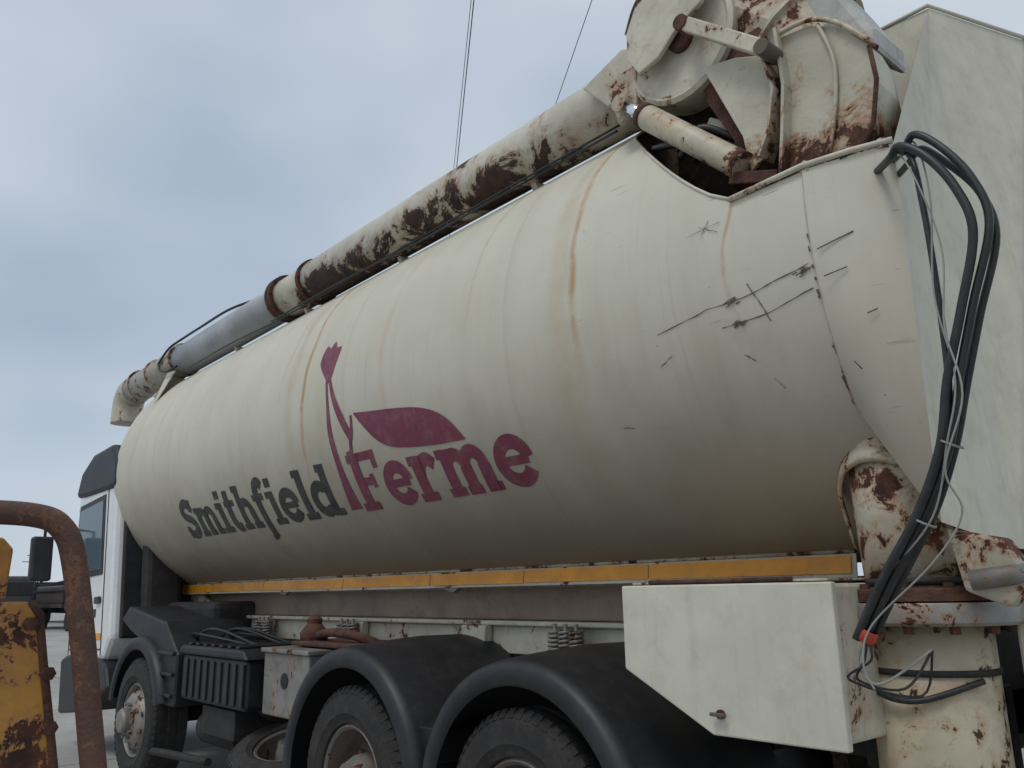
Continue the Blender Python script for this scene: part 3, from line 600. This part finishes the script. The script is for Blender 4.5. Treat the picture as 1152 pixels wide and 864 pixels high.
tube('hydraulic_hose_c',catmull(offs(H1,.0,.035,-.045),8),.011,hose,T,10)
tube('hydraulic_hose_d',catmull(H2,8),.010,hose,T,10)
tube('electric_cable',catmull(offs(H2,.02,-.03,.01,.018),8),.003,cable,T,6)
tube('electric_cable_b',catmull([(-1.05,2.6,2.88),(-.93,2.44,2.75),(-.86,2.42,2.45),(-.88,2.41,2.2),(-.86,2.41,2.0),(-.93,2.40,1.8),(-.91,2.42,1.68),(-1.0,2.41,1.55),(-1.2,2.42,1.38),(-1.24,2.42,1.27),(-1.22,2.43,1.2)],8),.003,cable,T,6)
for p in ((-.925,2.45,1.875),(-1.03,2.455,1.665)):
    lathe('cable_tie',p,(-.5,0,-.85),[(.034,-.003),(.036,-.002),(.036,.002),(.034,.003)],cable,T,16)
lathe('red_tape_wrap',(-1.235,2.45,1.35),(-.5,0,-.8),[(.026,-.018),(.030,-.01),(.030,.01),(.026,.018)],red,T,16)
for i in range(3): tube('cable_tail_%d'%i,catmull([(-1.235,2.45,1.34),(-1.27+.02*i,2.45,1.28),(-1.25-.03*i,2.46,1.22),(-1.21,2.5+.1*i,1.22-.03*i),(-1.15,2.68,1.30)]),.004,hose if i else cable,T,6)
tube('clamp_hose',catmull([(-1.48,2.9,1.22),(-1.38,2.755,1.16),(-1.24,2.735,1.14),(-1.08,2.85,1.2)]),.010,hose,T,8)
# ------------------------------------------------------------ rusty yellow machine, near left
Y=empty('rusty_yellow_loader_frame')
tube('handrail_tube',catmull([(-1.76,-.5,1.62),(-1.70,.0,1.632),(-1.68,.2,1.638),(-1.666,.33,1.636),(-1.658,.378,1.612),(-1.652,.402,1.55),(-1.645,.43,1.40),(-1.635,.461,1.215),(-1.60,.54,.75),(-1.58,.60,.3),(-1.57,.63,.0)],8),.021,rusttube,Y,18)
prism('frame_side_plate',[(-.5,1.490),(.345,1.488),(.362,1.47),(.378,1.38),(.412,1.21),(.49,.7),(.60,0),(-.5,0)],-1.78,-1.695,yellow,Y,.006,axis='x')
prism('frame_upper_plate',[(-.5,1.60),(.300,1.60),(.318,1.58),(.315,1.492),(-.5,1.492)],-1.76,-1.73,yellow,Y,.004,axis='x')
tube('frame_weld_edge',[(-1.70,.348,1.487),(-1.695,.364,1.465),(-1.695,.38,1.38),(-1.695,.414,1.21),(-1.695,.492,.7)],.007,rust,Y,8)
for (y,z) in ((.385,1.365),(.398,1.275),(.35,1.45)):
    lathe('frame_bolt',(-1.695,y,z),(1,.2,0),[(.012,-.01),(.012,.014),(0,.015)],rust,Y,6,False)
# ------------------------------------------------------------ distant vehicles, pylon
def far_truck(x,y,ln,col,name='parked_truck'):
    e=empty(name); m=paint('far_paint',col,dirt=(.1,.09,.08),scale=1)
    box('cab_body',x-.9,x+.9,y-1.2,y+1.2,.9,2.7,m,e,.15); box('cab_glass',x+.3,x+.92,y-1.1,y+1.1,1.7,2.4,chassis,e,.05)
    box('chassis',x-ln,x-1,y-.5,y+.5,.8,1.05,chassis,e); 
    box('bed',x-ln,x-1.1,y-1.25,y+1.25,1.1,1.3,m,e); box('cargo_body',x-ln*.8,x-1.6,y-1.15,y+1.15,1.31,2.2,m,e,.06); box('side_rail',x-ln,x-1.1,y-1.22,y-1.17,1.9,2.0,chassis,e)
    box('tailgate_post',x-ln,x-ln+.12,y-1.2,y+1.2,1.31,2.5,chassis,e)
    for wx in (x,x-ln*.6,x-ln*.75): lathe('wheel',(wx,y-1.1,.5),(0,-1,0),[(0,-.2),(.5,-.2),(.5,.1),(.25,.1),(0,.02)],rubber,e,20)
far_truck(-46,12.3,9,(.07,.05,.045)); far_truck(-50,9.0,11,(.05,.05,.055)); far_truck(-58,15.5,12,(.06,.055,.05)); far_truck(-66,12.5,14,(.05,.05,.05))
pyl=empty('electricity_pylon')
bx,by=-230,47
for s in ((-1,-1),(1,-1),(1,1),(-1,1)): tube('leg',[(bx+s[0]*1.6,by+s[1]*1.6,0),(bx,by,14)],.10,chassis,pyl,6)
for k in range(5):
    z=2+k*2.2; q=1.6*(1-z/13); tube('brace',[(bx-q,by-q,z),(bx+q,by+q,z+1.6)],.06,chassis,pyl,5); tube('brace',[(bx+q,by-q,z),(bx-q,by+q,z+1.6)],.06,chassis,pyl,5)
tube('arm',[(bx,by-2.6,10.5),(bx,by+2.6,10.5)],.1,chassis,pyl,6); tube('arm_top',[(bx,by-1.8,12),(bx,by+1.8,12)],.1,chassis,pyl,6)
v=[];f=[]
random.seed(3)
for k in range(1500):
    a=rad(150+random.random()*60); d=random.uniform(170,230); z=random.random()**1.6*2.6; s=random.uniform(.5,1.4)
    c=Vector((math.cos(a)*d,math.sin(a)*d,z)); i=len(v)
    for q in range(3): v.append(c+Vector((random.uniform(-s,s),random.uniform(-s,s),random.uniform(-s,s)*.7)))
    f.append((i,i+1,i+2))
mesh('distant_scrub',v,f,paint('scrub',(.05,.065,.045),scale=1))
def wire(p,q,name,r=.011):
    p=Vector(p);q=Vector(q);d=q-p; a=p-d*1.2; b=q+d*4; tube(name,[a,p,q,b],r,hose,None,6)
wire((-.796*20,.605*20,1.49+.543*20),(-.781*13.5,.625*13.5,1.49+.81*13.5),'power_line')
wire((-.798*20,.602*20,1.49+.543*20),(-.7835*13.5,.622*13.5,1.49+.81*13.5),'power_line',.007)
wire((-.708*18,.706*18,1.49+.638*18),(-.667*14.5,.745*14.5,1.49+.801*14.5),'power_line',.009)
# ground
N=NT('concrete_yard')
c=N.mix(N.ramp(N.noise(.6,5,.65),.3,.7),(.28,.265,.24),(.39,.375,.345))
c=N.mix(N.math('MULTIPLY',N.ramp(N.noise(3,6,.75),.5,.8),.5),c,(.17,.15,.125))
br=N.n('ShaderNodeTexBrick'); br.offset=0; br.inputs['Scale'].default_value=1; br.inputs['Mortar Size'].default_value=.02; br.inputs['Brick Width'].default_value=4.5; br.inputs['Row Height'].default_value=4.5
br.inputs['Color1'].default_value=(0,0,0,1);br.inputs['Color2'].default_value=(0,0,0,1);br.inputs['Mortar'].default_value=(1,1,1,1); N.l(N.obj,br.inputs[0])
c=N.mix(N.math('MULTIPLY',br.outputs['Color'],.75),c,(.08,.07,.06)); N.bump(N.noise(25,3,.7),.3,.02)
gm=N.fin(c,.9)
S=900; mesh('ground',[(-S,-S,0),(S,-S,0),(S,S,0),(-S,S,0)],[(0,1,2,3)],gm)
# ------------------------------------------------------------ world, sun, camera
w=bpy.data.worlds.new('World'); sc.world=w; w.use_nodes=True; t=w.node_tree; bg=t.nodes['Background']
az=rad(280); el=rad(60)
sky=t.nodes.new('ShaderNodeTexSky'); sky.sky_type='NISHITA'; sky.sun_disc=False; sky.sun_elevation=el; sky.sun_rotation=math.pi/2-az
tc=t.nodes.new('ShaderNodeTexCoord'); mp=t.nodes.new('ShaderNodeMapping'); mp.inputs['Scale'].default_value=(1,1,2.0); t.links.new(tc.outputs['Generated'],mp.inputs[0])
no=t.nodes.new('ShaderNodeTexNoise'); no.inputs['Scale'].default_value=1.5; no.inputs['Detail'].default_value=3.5; no.inputs['Roughness'].default_value=.45; no.inputs['Distortion'].default_value=.2; t.links.new(mp.outputs[0],no.inputs['Vector'])
rp_=t.nodes.new('ShaderNodeValToRGB'); e=rp_.color_ramp.elements; e[0].position=.33; e[0].color=(.385,.475,.595,1); e[1].position=.66; e[1].color=(.70,.76,.82,1); t.links.new(no.outputs['Fac'],rp_.inputs[0])
sc_=t.nodes.new('ShaderNodeVectorMath'); sc_.operation='SCALE'; sc_.inputs['Scale'].default_value=10; t.links.new(rp_.outputs[0],sc_.inputs[0])
mx=t.nodes.new('ShaderNodeMix'); mx.data_type='RGBA'; mx.inputs[0].default_value=.9; t.links.new(sky.outputs[0],mx.inputs[6]); t.links.new(sc_.outputs[0],mx.inputs[7])
t.links.new(mx.outputs[2],bg.inputs[0]); bg.inputs[1].default_value=.1
sd=bpy.data.lights.new('sun','SUN'); sd.energy=1.1; sd.angle=rad(18); sd.color=(1,.97,.92); so=bpy.data.objects.new('sun',sd); COL.objects.link(so)
D=Vector((math.cos(az)*math.cos(el),math.sin(az)*math.cos(el),math.sin(el))); so.rotation_euler=D.to_track_quat('Z','Y').to_euler()
cd=bpy.data.cameras.new('camera'); cam=bpy.data.objects.new('camera',cd); COL.objects.link(cam); sc.camera=cam
cd.sensor_width=36; cd.lens=931/1152*36; cd.clip_end=3000; cd.clip_start=.05
r=Vector((.6555,.7551,-.0169)).normalized(); u=Vector((.1948,-.1474,.9698)); b=r.cross(u).normalized(); u=b.cross(r).normalized()
M_=Matrix((r,u,b)).transposed().to_4x4(); M_.translation=(0,0,1.49); cam.matrix_world=M_
